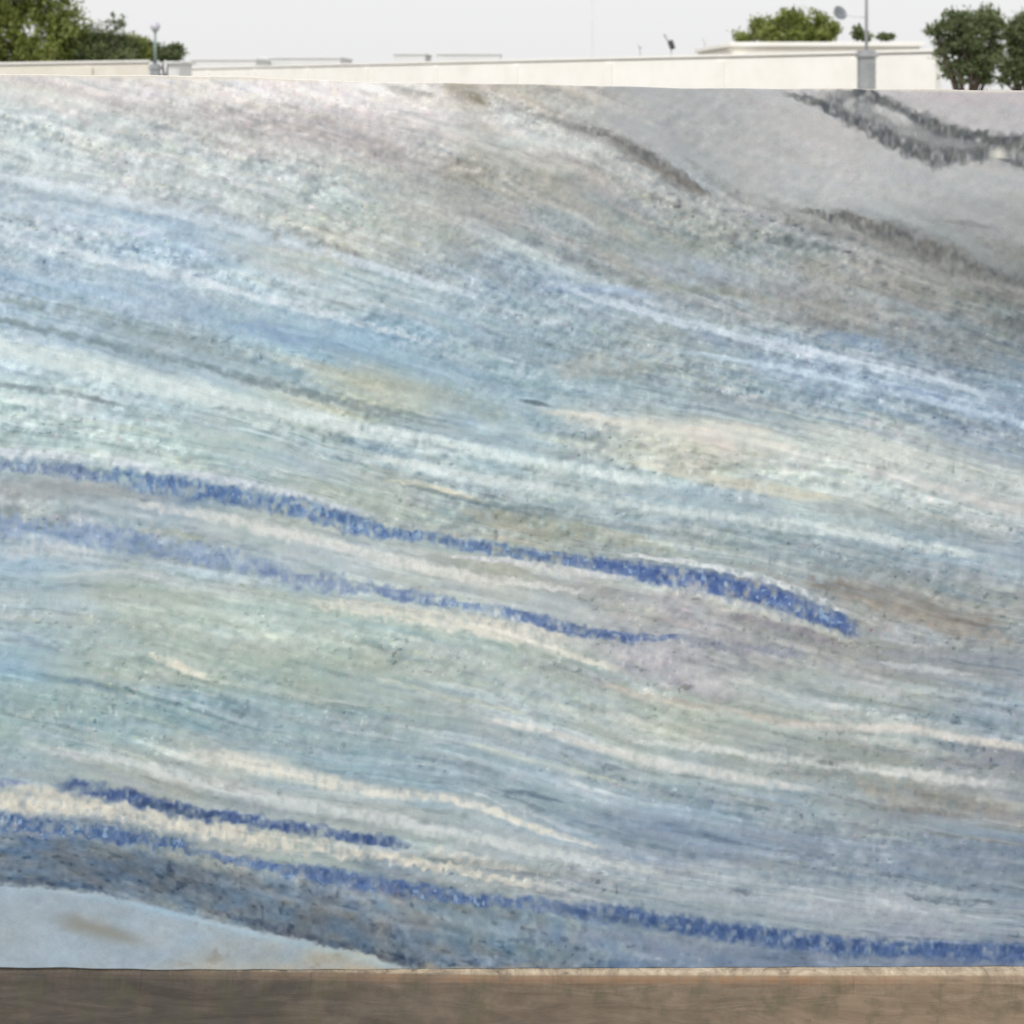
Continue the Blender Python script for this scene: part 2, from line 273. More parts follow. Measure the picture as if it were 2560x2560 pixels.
def stone(X, Y):
    """display-referred colour (0..1) of the polished face at sheet position X, Y (2-d float arrays)"""
    X = X.astype(np.float32); Y = Y.astype(np.float32)
    wob = vn(X/230, Y/190, 1)*9 + vn(X/90, Y/60, 2)*4 + vn(X/38, Y/24, 3)*1.8
    Yw = Y + wob*0.8
    # flow coordinate
    V = np.zeros_like(X); gy = [pl(g, X) for g in GUIDES]
    V[:] = GV[0] + (Yw-gy[0])
    for i in range(len(GUIDES)-1):
        a, b = gy[i], gy[i+1]
        t = (Yw-a)/(b-a)
        V = np.where(Yw >= a, GV[i]+t*(GV[i+1]-GV[i]), V)
    V = V - .045*(X-966)
    # base colours, sampled with a flow-aligned jitter so no grid shows
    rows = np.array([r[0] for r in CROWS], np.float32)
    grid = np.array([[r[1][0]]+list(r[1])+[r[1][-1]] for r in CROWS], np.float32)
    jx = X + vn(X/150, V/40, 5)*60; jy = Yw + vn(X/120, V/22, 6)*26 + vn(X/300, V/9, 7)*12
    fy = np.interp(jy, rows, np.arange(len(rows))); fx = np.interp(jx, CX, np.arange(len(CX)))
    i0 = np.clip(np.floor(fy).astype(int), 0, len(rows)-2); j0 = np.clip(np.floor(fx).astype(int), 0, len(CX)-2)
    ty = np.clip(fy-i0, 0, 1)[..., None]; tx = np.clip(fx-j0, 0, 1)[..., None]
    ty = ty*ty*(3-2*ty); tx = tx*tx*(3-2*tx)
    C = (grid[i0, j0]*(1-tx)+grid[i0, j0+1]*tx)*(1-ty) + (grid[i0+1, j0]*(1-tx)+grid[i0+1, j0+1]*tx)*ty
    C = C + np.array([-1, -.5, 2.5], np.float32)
    # region weights
    calm_tr = sm(-40, 60, gy[2]-Yw)*sm(1000, 1250, X)          # smooth grey ground upper right
    toe = sm(-5, 5, Y+wob*0.45+vn(X/15, Y/11, 94)*3.5+vn(X/6.5, Y/6, 95)*2.5-pl(TOE, X))                # smooth pale toe lower left
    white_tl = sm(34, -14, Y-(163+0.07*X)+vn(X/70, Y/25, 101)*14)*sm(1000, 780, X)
    calm = np.clip(calm_tr + toe, 0, 1)
    # streaks that follow the flow
    U = X + 0.35*Y
    s = vn(U/420, V/19, 11)*1.35 + vn(U/190, V/11, 12)*1.15 + vn(U/70, V/8.0, 13)*.9 + vn(U/30, V/6.4, 14)*.5
    broad = vn(U/420, V/34, 15)
    # mottling: crystals, 6..20 units
    m = vn(X/24+V/70, Y/16, 21)*1.15 + vn(X/13+Y/40, Y/10.5, 22)*1.35 + vn(X/7.2, Y/7.2, 23)*.8
    vc = vn(X/6.5, Y/17, 24)
    mott = np.clip(.55 + .55*vn(U/240, V/60, 25) + .25*vn(U/90, V/25, 26), .12, 1.1)
    amp_s = (6.4 + 2.4*broad)*(1-.8*calm)
    amp_m = (12.0*mott + 2.4)*(1-.42*sm(880, 1150, Yw))*(1-.62*calm)*(1-.5*white_tl)
    L = s*amp_s + broad*3.0*(1-calm) + m*amp_m + vc*2.4*(1-.7*calm)
    pz = sm(830, 640, Yw-.12*(X-966))*(1-calm)*np.clip(.75+.6*vn(U/200, V/45, 91), .25, 1.2)
    L = L + pz*(vn(X/5.4, Y/5.6, 92)*8 + vn(X/8.5, Y/7.5, 93)*8)
    # dark grains / pale flecks
    fk = vn(X/12+11, Y/8.5, 27)+.45*vn(X/6.5, Y/5.4, 28)
    L = L - 34*sm(.62, 1.2, fk)*mott*(1-.75*calm)*(1-.5*white_tl)
    fk2 = vn(X/11.0+41, Y/10, 29)+.45*vn(X/6, Y/6.6, 30)
    L = L + 26*sm(.68, 1.25, fk2)*mott*(1-.8*calm)
    # drawn out dark dashes along the flow
    ds = vn(U/30, V/9.0, 31)+.4*vn(U/13, V/7, 32)
    L = L - 13*sm(.5, 1.2, ds)*(1-.85*calm)
    dl = vn(U/52+7, V/9.5, 33)+.35*vn(U/18, V/7, 34)
    L = L + 12*sm(.5, 1.2, dl)*(1-.85*calm)
    br = vn(U/270+3, V/13, 81)+.55*vn(U/60, V/10, 82)+.3*vn(X/12, Y/9, 83)
    L = L + 18*sm(.4, 1.1, br)*(1-.8*calm)*(1-.4*np.clip(pz, 0, 1))
    bd = vn(U/230+31, V/12, 84)+.55*vn(U/50, V/9, 85)+.35*vn(X/12, Y/9, 86)
    L = L - 18*sm(.42, 1.15, bd)*(1-.8*calm)*(1-.3*np.clip(pz, 0, 1))
    C = C + L[..., None]*np.array([1.05, 1.0, .93], np.float32)
    # hue drift: warm, green, violet, blue patches
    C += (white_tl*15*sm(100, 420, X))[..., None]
    def hue(n, vec, k):
        return (n*k*(1-.55*calm))[..., None]*np.array(vec, np.float32)
    C += hue(vn(U/85, V/17, 41)+.6*vn(X/16, Y/12, 42), (1, .1, -.8), 1.9)
    C += hue(vn(U/70, V/15, 43)+.6*vn(X/13, Y/11, 44), (-.6, .6, -.4), 1.7)
    C += hue(vn(U/95, V/12, 45), (-.9, -.1, .9), 2.6)
    C += hue(sm(.55, 1.1, vn(X/15, Y/10, 46)+.35*vn(X/6, Y/6, 47))*mott, (1, .2, .2), 13)
    C += hue(sm(.6, 1.15, vn(X/17+9, Y/10, 48)+.35*vn(X/6, Y/6, 49))*mott, (.5, .45, -.8), 9)
    rag = vn(X/17, Y/14, 51)*1.0+vn(X/8, Y/10, 52)*.8
    crystal = vn(X/11, Y/14, 53)*.85+vn(X/6.2, Y/11, 54)*.7+vn(X/26, Y/22, 55)*.6
    soft = vn(U/60, V/8, 56)
    for k, (pts, ws, col, op, rg, mode) in enumerate(VEINS):
        x0, x1 = pts[0][0], pts[-1][0]
        y0 = min(p[1] for p in pts)-90; y1 = max(p[1] for p in pts)+90
        sel = (X > x0-8) & (X < x1+8) & (Y > y0) & (Y < y1)
        if not sel.any(): continue
        xs = X[sel]; ys = Y[sel]
        yc = pl(pts, xs); w = np.interp(xs, [p[0] for p in pts], ws)
        wb = wob[sel]*.35 + rag[sel]*rg*.75
        pale = min(col) > 190 and Yc0(pts) < 1700
        if pale: w = w*(1.35 if mode == 2 else 1.15); op = min(1.0, op*1.28)
        d = np.abs(ys+wb-yc)/np.maximum(w, 1)
        span = max(30., (x1-x0)*.12)
        ends = np.ones_like(xs)
        if x0 > -150: ends *= sm(0, span, xs-x0+6)
        if x1 < 2050: ends *= sm(0, span, x1-xs+6)
        if mode == 0: mk = np.exp(-d**2*1.1)*(.8+.35*soft[sel])
        elif mode == 1: mk = sm(1.55, .5, d+.22*crystal[sel])*np.clip(.84+.55*crystal[sel], .12, 1)
        else: mk = sm(1.7, .3, d)*np.clip(.88+.35*crystal[sel]+.2*soft[sel], 0, 1)
        mk = np.clip(mk*ends*op, 0, 1)[:, None]
        cr2 = vn(xs/8+3, ys/10, 57)*.8+vn(xs/15, ys/12, 58)*.7
        cb = np.array(col, np.float32); isb = 1.0 if (mode == 1 and cb[2]-cb[0] > 55 and cb[0] < 105) else 0.0
        cb = cb + (cb.mean()-cb)*.16 + isb*np.array([6, 10, 5])
        cc = cb + (cr2*(15 if mode == 1 else 5))[:, None]*np.array([1.1, 1, .75], np.float32) + (L[sel]*.5)[:, None]
        if isb:
            pf = (.45 if col[2] < 145 else 1.0)*sm(.35, 1.0, vn(xs/10+5, ys/12, 59)+.5*vn(xs/5.5, ys/7, 60))[:, None]*.8
            cc = cc*(1-pf)+np.array([150, 178, 208], np.float32)*pf
            dk = sm(.45, 1.0, vn(xs/9+15, ys/9, 66)+.5*vn(xs/5.5, ys/6, 67))[:, None]*.5
            cc = cc*(1-dk)+np.array([52, 70, 112], np.float32)*dk
        C[sel] = C[sel]*(1-mk)+cc*mk
    zb = sm(-45, 0, Y-pl(VEINS[-1][0] if False else [(-200,1560),(0,1575),(450,1640),(900,1720),(1300,1775),(2200,1840)], X))*(1-toe)*sm(1500, 900, X)
    zz = vn(X/17, V/8, 71)*9+vn(X/8, V/6.5, 72)*8-30*sm(.45, 1.1, vn(X/19, V/8, 73)+.5*vn(X/8, V/6, 74))+9*sm(.55, 1.1, vn(X/14+9, V/8, 75)+.5*vn(X/7, V/6, 76))
    C += (zb*zz)[..., None]*np.array([1, .97, .9], np.float32) + (zb*vn(X/30, V/12, 77))[..., None]*np.array([-6, 1, 9], np.float32)
    # pale toe
    tc = np.array([160,175,187], np.float32) + (vn(X/120, Y/40, 61)*6+vn(X/24, Y/14, 62)*5+vn(X/9, Y/7, 69)*4+vn(X/5.5, Y/5, 97)*2.5)[..., None] + (vn(X/60, Y/30, 70)*5)[..., None]*np.array([1, .2, -.6], np.float32)
    sp2 = sm(.5, 1.1, vn(X/40, Y/15, 98)+.5*vn(X/12, Y/8, 99))*sm(240, 420, X)
    tc = tc - sp2[..., None]*np.array([14, 20, 26], np.float32)
    warm = sm(230, 520, X)*sm(900, 640, X)*sm(1752, 1826, Y+vn(X/40, Y/20, 68)*12)
    tc = tc + warm[..., None]*np.array([14, -2, -24], np.float32)*(.8+.5*vn(X/50, Y/25, 63))[..., None]
    q = ((X-188)*.96+(Y-1752)*.29); r = ((Y-1752)-(X-188)*.31)+vn(X/24, Y/14, 65)*4
    lens = np.exp(-(q/84)**4-(r/(17-q*.05))**2)
    tc = tc*(1-lens[..., None]*.8)+np.array([136, 136, 128], np.float32)*lens[..., None]*.8
    arc = np.exp(-((Y-pl(TOE, X)-9)/7)**2)*sm(0, 250, X)
    tc += arc[..., None]*np.array([0, 8, 12], np.float32)
    C = C*(1-toe[..., None])+tc*toe[..., None]
    rim = sm(7, 0, np.abs(Y+wob*.45-pl(TOE, X)-6))*sm(820, 700, X)*.45*np.clip(.7+.6*vn(X/28, Y/20, 96), 0, 1)
    C += rim[..., None]*np.array([16, 18, 20], np.float32)
    # rust bloom along the sawn foot
    ft = sm(1815, 1838, Y+vn(X/30, Y/9, 64)*7)*sm(380, 620, X)*sm(1150, 950, X)
    C = C*(1-ft[..., None]*.75)+np.array([186, 172, 148], np.float32)*ft[..., None]*.75
    # pale edge highlight painted along the sawn top
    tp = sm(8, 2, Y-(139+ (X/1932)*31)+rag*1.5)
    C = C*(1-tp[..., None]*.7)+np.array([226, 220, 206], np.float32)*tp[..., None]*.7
    return np.clip(C/255., .02, .97)

# ------------------------------------------------------------------ helpers
def P(px, py, Y):
    """photo position to a world point at world depth Y"""
    dd = Y - CAM.y
    return Vector((CAM.x+(px-1280)/F*dd, Y, EYE+(HOR-py)/F*dd))
def tag(o, label=None, cat=None, group=None, kind=None):
    if label: o['label'] = label
    if cat: o['category'] = cat
    if group: o['group'] = group
    if kind: o['kind'] = kind
    return o
def empty(name, loc):
    o = bpy.data.objects.new(name, None); COL.objects.link(o); o.location = loc; o.empty_display_size = .2
    return o
def link(name, bm, mat, parent=None, smooth=False):
    me = bpy.data.meshes.new(name); bm.to_mesh(me); bm.free()
    for m in (mat if isinstance(mat, (list, tuple)) else [mat]): me.materials.append(m)
    if smooth:
        for p in me.polygons: p.use_smooth = True
    o = bpy.data.objects.new(name, me); COL.objects.link(o)
    if parent: o.parent = parent; o.matrix_parent_inverse = Matrix.Translation(-parent.location)
    return o
def box(bm, c, s, bev=0, rot=0):
    r = bmesh.ops.create_cube(bm, size=1)['verts']
    bmesh.ops.scale(bm, vec=s, verts=r)
    if bev:
        es = list({e for v in r for e in v.link_edges})
        r2 = bmesh.ops.bevel(bm, geom=es, offset=bev, segments=2, affect='EDGES', profile=.5)
        r = list({v for f in r2['faces'] for v in f.verts} | {v for v in r if v.is_valid})
    if rot: bmesh.ops.rotate(bm, cent=(0, 0, 0), matrix=Matrix.Rotation(rot, 3, 'Z'), verts=r)
    bmesh.ops.translate(bm, vec=c, verts=r)
    return r
def tube(bm, pts, rads, n=10):
    rings = []
    for i, p in enumerate(pts):
        p = Vector(p)
        t = (Vector(pts[min(i+1, len(pts)-1)])-Vector(pts[max(i-1, 0)])).normalized()
        a = t.orthogonal().normalized() if i == 0 else (a-t*a.dot(t)).normalized()
        b = t.cross(a)
        rings.append([bm.verts.new(p+(a*math.cos(k*2*math.pi/n)+b*math.sin(k*2*math.pi/n))*rads[i]) for k in range(n)])
    for i in range(len(rings)-1):
        for k in range(n):
            bm.faces.new((rings[i][k], rings[i][(k+1) % n], rings[i+1][(k+1) % n], rings[i+1][k]))
    bm.faces.new(rings[0][::-1]); bm.faces.new(rings[-1])
def lathe(bm, c, prof, n=20):
    rings = [[bm.verts.new((c[0]+r*math.cos(k*2*math.pi/n), c[1]+r*math.sin(k*2*math.pi/n), c[2]+z)) for k in range(n)] for r, z in prof]
    for i in range(len(rings)-1):
        for k in range(n):
            bm.faces.new((rings[i][k], rings[i][(k+1) % n], rings[i+1][(k+1) % n], rings[i+1][k]))
    bm.faces.new(rings[0][::-1]); bm.faces.new(rings[-1])

# ------------------------------------------------------------------ materials
def mat(name, rough=.8, spec=.3):
    m = bpy.data.materials.new(name); m.use_nodes = True
    b = m.node_tree.nodes['Principled BSDF']; b.inputs['Roughness'].default_value = rough
    b.inputs['Specular IOR Level'].default_value = spec
    return m, m.node_tree, b
def noise(t, scale, detail=4, rough=.6, vec=None, dist=0):
    n = t.nodes.new('ShaderNodeTexNoise'); n.inputs['Scale'].default_value = scale
    n.inputs['Detail'].default_value = detail; n.inputs['Roughness'].default_value = rough; n.inputs['Distortion'].default_value = dist
    if vec: t.links.new(vec, n.inputs['Vector'])
    return n
def ramp(t, fac, stops):
    r = t.nodes.new('ShaderNodeValToRGB'); e = r.color_ramp.elements
    while len(e) < len(stops): e.new(.5)
    for i, (p, c) in enumerate(stops): e[i].position = p; e[i].color = (*c, 1)
    t.links.new(fac, r.inputs[0]); return r
def mapping(t, scale, coord='Object'):
    tc = t.nodes.new('ShaderNodeTexCoord'); mp = t.nodes.new('ShaderNodeMapping'); mp.inputs['Scale'].default_value = scale
    t.links.new(tc.outputs[coord], mp.inputs[0]); return mp.outputs[0]
def bump(t, b, h, strength, dist):
    n = t.nodes.new('ShaderNodeBump'); n.inputs['Strength'].default_value = strength; n.inputs['Distance'].default_value = dist
    t.links.new(h, n.inputs['Height']); t.links.new(n.outputs[0], b.inputs['Normal'])
def mottled(name, c1, c2, scale, rough=.85, bmp=.2, sc=(1, 1, 1), c3=None, spec=.3):
    m, t, b = mat(name, rough, spec)
    v = mapping(t, sc)
    n = noise(t, scale, 6, .65, v)
    st = [(.3, c1), (.7, c2)] if c3 is None else [(.25, c1), (.5, c2), (.75, c3)]
    r = ramp(t, n.outputs[0], st); t.links.new(r.outputs[0], b.inputs['Base Color'])
    n2 = noise(t, scale*7, 4, .6, v); bump(t, b, n2.outputs[0], bmp, .01)
    return m

GAIN = .895     # stone reflectance per display-linear unit
m_stone, t, b = mat('polished_blue_quartzite', .34, .35)
a = t.nodes.new('ShaderNodeAttribute'); a.attribute_name = 'stone'
n1 = noise(t, 420, 3, .6, mapping(t, (1, 1, 1)))
r1 = ramp(t, n1.outputs[0], [(.25, (.90, .90, .90)), (.75, (1.10, 1.10, 1.10))])
mm = t.nodes.new('ShaderNodeMix'); mm.data_type = 'RGBA'; mm.blend_type = 'MULTIPLY'; mm.inputs[0].default_value = 1
t.links.new(a.outputs['Color'], mm.inputs[6]); t.links.new(r1.outputs[0], mm.inputs[7]); t.links.new(mm.outputs[2], b.inputs['Base Color'])
n3 = noise(t, 60, 4, .6, mapping(t, (1, 1, 1))); bump(t, b, n3.outputs[0], .05, .001)
m_sawn = mottled('sawn_stone_edge', (.38, .38, .36), (.62, .60, .55), 60, .9, .4)

# ------------------------------------------------------------------ the slabs
SB = .2003; SH = 1.777
def slab(name, x0r, xr, ydepth, sheet_dx, sheet_dy, zbase, nx, nz, foot, label):
    """upright slab; face carries the stone pattern in its own sheet coordinates"""
    h = np.linspace(0, 1, nz+1); u = np.linspace(0, 1, nx+1)
    Uu, Hh = np.meshgrid(u, h)
    lean = .05
    xr_h = xr*(1+lean*Hh/2.6)
    x0 = x0r(Hh)
    Xw = x0+(xr_h-x0)*Uu
    # sawn edges are never quite true
    base = zbase + foot(Xw)
    topz = EYE + np.interp(Xw, [-1.42, -1.05, -.56, -.31, .016, .346, 1.05, 1.5], [.029, .0255, .019, .010, .0033, -.0033, -.009, -.012]) + .0010*np.sin(Xw*9+1)+.0006*np.sin(Xw*31)
    Zw = base+(topz-base)*Hh
    Yw = ydepth(Xw) + lean*Hh
    dist = Yw+2.6
    # sheet coordinates of the pattern
    dref = 2.594+lean*Hh
    SX = (1280+Xw*F/dref)*.7547+sheet_dx
    SY = (HOR+(EYE-Zw)*F/dref)*.7547+sheet_dy*np.clip(1.5*(1-Hh)-.5, 0, 1)
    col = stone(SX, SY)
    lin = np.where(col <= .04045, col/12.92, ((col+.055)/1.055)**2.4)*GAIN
    rg = np.random.RandomState(4); 
    nv = (nx+1)*(nz+1)
    co = np.stack([Xw, Yw, Zw], -1).reshape(-1, 3)
    # chips along the foot and top arris
    idx = (np.arange(nz)[:, None]*(nx+1)+np.arange(nx)[None, :]).ravel()
    quads = np.stack([idx, idx+1, idx+nx+2, idx+nx+1], -1)
    # rim of the back face
    TH = .021
    per = np.concatenate([np.arange(nx+1), (np.arange(1, nz+1))*(nx+1)+nx, nz*(nx+1)+np.arange(nx-1, -1, -1), (np.arange(nz-1, 0, -1))*(nx+1)])
    back = co[per]+np.array([0, TH, 0])
    k = len(per); b0 = nv
    allco = np.concatenate([co, back]).astype(np.float32)
    ii = np.arange(k); jj = (ii+1) % k
    side = np.stack([per[jj], per[ii], b0+ii, b0+jj], -1)
    me = bpy.data.meshes.new(name)
    me.vertices.add(len(allco)); me.vertices.foreach_set('co', allco.ravel())
    nq = len(quads)+len(side); nl = nq*4+k
    me.loops.add(nl); me.polygons.add(nq+1)
    li = np.concatenate([quads.ravel(), side.ravel(), (b0+ii[::-1])]).astype(np.int32)
    me.loops.foreach_set('vertex_index', li)
    ls = np.concatenate([np.arange(nq)*4, [nq*4]]).astype(np.int32)
    me.polygons.foreach_set('loop_start', ls)
    mi = np.concatenate([np.zeros(len(quads)), np.ones(len(side)+1)]).astype(np.int32)
    me.polygons.foreach_set('material_index', mi)
    me.materials.append(m_stone); me.materials.append(m_sawn)
    me.update(calc_edges=True); me.validate()
    at = me.color_attributes.new('stone', 'FLOAT_COLOR', 'POINT')
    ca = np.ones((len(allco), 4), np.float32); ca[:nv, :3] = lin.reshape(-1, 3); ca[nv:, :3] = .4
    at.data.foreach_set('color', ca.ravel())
    o = bpy.data.objects.new(name, me); COL.objects.link(o)
    tag(o, label, 'stone slab')
    return o
XR = (2521-1280)/F*2.6
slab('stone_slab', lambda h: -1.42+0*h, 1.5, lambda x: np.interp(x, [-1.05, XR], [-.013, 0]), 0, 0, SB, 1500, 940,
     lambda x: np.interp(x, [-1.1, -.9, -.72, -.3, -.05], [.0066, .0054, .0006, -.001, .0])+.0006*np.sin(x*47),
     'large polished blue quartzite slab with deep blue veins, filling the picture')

# ------------------------------------------------------------------ timber bearer under the slabs
m_wood, t, b = mat('weathered_timber', .85, .2)
tc = t.nodes.new('ShaderNodeTexCoord')
mp = t.nodes.new('ShaderNodeMapping'); mp.inputs['Scale'].default_value = (2.2, 9, 14); t.links.new(tc.outputs['Object'], mp.inputs[0])
mp2 = t.nodes.new('ShaderNodeMapping'); mp2.inputs['Scale'].default_value = (1, 1, 1); t.links.new(tc.outputs['Object'], mp2.inputs[0])
grain = noise(t, 2.4, 8, .62, mp.outputs[0], 1.4)
blot = noise(t, 14, 5, .65, mp2.outputs[0])
sep = t.nodes.new('ShaderNodeSeparateXYZ'); t.links.new(tc.outputs['Object'], sep.inputs[0])
mr = t.nodes.new('ShaderNodeMapRange'); mr.inputs[1].default_value = -.55; mr.inputs[2].default_value = .75; t.links.new(sep.outputs[0], mr.inputs[0])
wet = ramp(t, grain.outputs[0], [(.2, (.058, .051, .044)), (.5, (.090, .079, .068)), (.8, (.135, .117, .099))])
dry = ramp(t, grain.outputs[0], [(.2, (.165, .120, .083)), (.5, (.25, .190, .135)), (.8, (.34, .265, .195))])
ad = t.nodes.new('ShaderNodeMath'); ad.operation = 'MULTIPLY_ADD'; ad.inputs[1].default_value = 1.1; ad.inputs[2].default_value = -.55
t.links.new(blot.outputs[0], ad.inputs[0])
ad2 = t.nodes.new('ShaderNodeMath'); ad2.operation = 'ADD'; ad2.use_clamp = True; t.links.new(ad.outputs[0], ad2.inputs[0]); t.links.new(mr.outputs[0], ad2.inputs[1])
mx = t.nodes.new('ShaderNodeMix'); mx.data_type = 'RGBA'; t.links.new(ad2.outputs[0], mx.inputs[0]); t.links.new(wet.outputs[0], mx.inputs[6]); t.links.new(dry.outputs[0], mx.inputs[7])
moss = noise(t, 22, 4, .6, mp2.outputs[0]); mf = ramp(t, moss.outputs[0], [(.52, (0, 0, 0)), (.68, (.5, .5, .5))])
mx2 = t.nodes.new('ShaderNodeMix'); mx2.data_type = 'RGBA'; t.links.new(mf.outputs[0], mx2.inputs[0]); t.links.new(mx.outputs[2], mx2.inputs[6]); mx2.inputs[7].default_value = (.10, .10, .062, 1)
# fresh orange wood along the worn top arris, pale stone dust on top
at = t.nodes.new('ShaderNodeAttribute'); at.attribute_name = 'arris'
sp = t.nodes.new('ShaderNodeSeparateColor'); t.links.new(at.outputs['Color'], sp.inputs[0])
chip = noise(t, 19, 7, .7, mp2.outputs[0], 1.5); cr = ramp(t, chip.outputs[0], [(.36, (.1, .1, .1)), (.66, (1, 1, 1))])
mu = t.nodes.new('ShaderNodeMath'); mu.operation = 'MULTIPLY'; t.links.new(sp.outputs[0], mu.inputs[0]); t.links.new(cr.outputs[0], mu.inputs[1])
mx3 = t.nodes.new('ShaderNodeMix'); mx3.data_type = 'RGBA'; t.links.new(mu.outputs[0], mx3.inputs[0]); t.links.new(mx2.outputs[2], mx3.inputs[6]); mx3.inputs[7].default_value = (.25, .145, .08, 1)
mu2 = t.nodes.new('ShaderNodeMath'); mu2.operation = 'MULTIPLY'; t.links.new(sp.outputs[1], mu2.inputs[0]); t.links.new(cr.outputs[0], mu2.inputs[1])
mx4 = t.nodes.new('ShaderNodeMix'); mx4.data_type = 'RGBA'; t.links.new(mu2.outputs[0], mx4.inputs[0]); t.links.new(mx3.outputs[2], mx4.inputs[6]); mx4.inputs[7].default_value = (.62, .52, .38, 1)
t.links.new(mx4.outputs[2], b.inputs['Base Color']); bump(t, b, grain.outputs[0], .5, .004)

def bearer():
    nx = 900
    X = np.linspace(-1.9, 1.9, nx+1)
    # section points (depth offset from front plane, height, arris weight, dust weight)
    sec = [(.30, 0, 0, 0), (0, 0, 0, 0), (0, .05, 0, 0), (0, .10, 0, 0), (0, .150, 0, 0), (0, .180, .0, 0), (0, .186, .55, 0), (.0022, .1925, 1, 0), (.0055, .1968, .9, .1), (.0095, .1992, .2, .85), (.016, .2, 0, 1), (.05, .2, 0, 1), (.30, .2, 0, 0)]
    fy = np.interp(X, [-1.1, -.75, -.35, 0, 1.1], [-.008, -.013, -.019, -.0275, -.029])
    co = []; cl = []
    rs = np.random.RandomState(9)
    wear = np.interp(X, [-1.2, -.95, -.5, -.1, .5, .75, 1], [.0, .02, .25, .8, 1, .6, .15])
    dust = np.interp(X, [-1.2, -.5, -.2, .1, 2], [.1, .5, .8, 1, 1])
    nz = np.interp(X*60, np.arange(-130, 130), rs.rand(260))*.6+np.interp(X*190, np.arange(-400, 400), rs.rand(800))*.4
    for j, (dy, z, aw, dw) in enumerate(sec):
        edge = 1 if 5 <= j <= 9 else 0
        co.append(np.stack([X, fy+dy+edge*(nz-.5)*.0045, z-edge*nz*.0025+0*X], -1))
        cl.append(np.stack([aw*wear, dw*dust, 0*X, 0*X+1], -1))
    co = np.concatenate(co); cl = np.concatenate(cl); k = len(sec)
    faces = []
    for j in range(k):
        j2 = (j+1) % k
        for i in range(nx):
            faces.append((j*(nx+1)+i, j*(nx+1)+i+1, j2*(nx+1)+i+1, j2*(nx+1)+i)[::1])
    faces.append(tuple(j*(nx+1) for j in range(k))); faces.append(tuple(j*(nx+1)+nx for j in range(k))[::-1])
    me = bpy.data.meshes.new('timber_bearer'); me.from_pydata(co.tolist(), [], faces); me.update()
    bm = bmesh.new(); bm.from_mesh(me); bmesh.ops.recalc_face_normals(bm, faces=bm.faces); bm.to_mesh(me); bm.free()
    at = me.color_attributes.new('arris', 'FLOAT_COLOR', 'POINT'); at.data.foreach_set('color', cl.astype(np.float32).ravel())
    me.materials.append(m_wood)
    o = bpy.data.objects.new('timber_bearer', me); COL.objects.link(o)
    tag(o, 'weathered brown timber beam under the foot of the blue slab', 'timber beam')
bearer()
# ------------------------------------------------------------------ yard ground
m_yard = mottled('dusty_concrete_yard', (.22, .21, .19), (.34, .33, .30), 1.2, .95, .3, c3=(.42, .40, .37))
bm = bmesh.new()
g = 24
vs = [[bm.verts.new((-600+1200*i/g, -600+1200*j/g, 0)) for i in range(g+1)] for j in range(g+1)]
for j in range(g):
    for i in range(g): bm.faces.new((vs[j][i], vs[j][i+1], vs[j+1][i+1], vs[j+1][i]))
tag(link('ground', bm, m_yard), kind='structure')

# ------------------------------------------------------------------ boundary walls and buildings behind
m_white = mottled('limewashed_plaster', (.80, .78, .72), (.86, .84, .79), .9, .9, .15, c3=(.89, .875, .83))
m_cope = mottled('grey_coping', (.50, .49, .46), (.62, .60, .56), 2.5, .9, .2)
m_joint = mottled('shadow_gap_grey', (.38, .37, .35), (.48, .47, .45), 3, .9, .1)
m_cream = mottled('cream_render', (.76, .73, .65), (.85, .82, .75), 1.1, .9, .15)
m_tan = mottled('tan_render', (.70, .66, .57), (.82, .79, .71), 1.0, .9, .2)
m_grey = mottled('grey_cement', (.24, .25, .26), (.40, .41, .42), 2.2, .9, .3)
m_pale = mottled('far_pale_concrete', (.70, .71, .70), (.78, .78, .77), .4, .9, .1)
m_lav = mottled('pale_painted_steel', (.52, .52, .56), (.62, .62, .66), 6, .5, .05, spec=.5)
m_teal = mottled('green_grey_painted_steel', (.20, .27, .25), (.28, .35, .32), 6, .5, .05, spec=.5)
m_dark = mottled('dark_lamp_casing', (.045, .05, .05), (.09, .095, .095), 9, .5, .05, spec=.5)
m_steel = mottled('galvanised_steel', (.34, .36, .38), (.48, .50, .52), 9, .45, .05, spec=.5)
m_dish = mottled('dull_grey_dish', (.16, .17, .19), (.26, .28, .30), 9, .6, .05)
m_glass = mottled('frosted_lamp_glass', (.50, .49, .55), (.60, .58, .64), 5, .25, .02, spec=.6)
m_pane = mottled('dark_window_glass', (.10, .12, .13), (.18, .20, .21), 2, .15, .02, spec=.6)

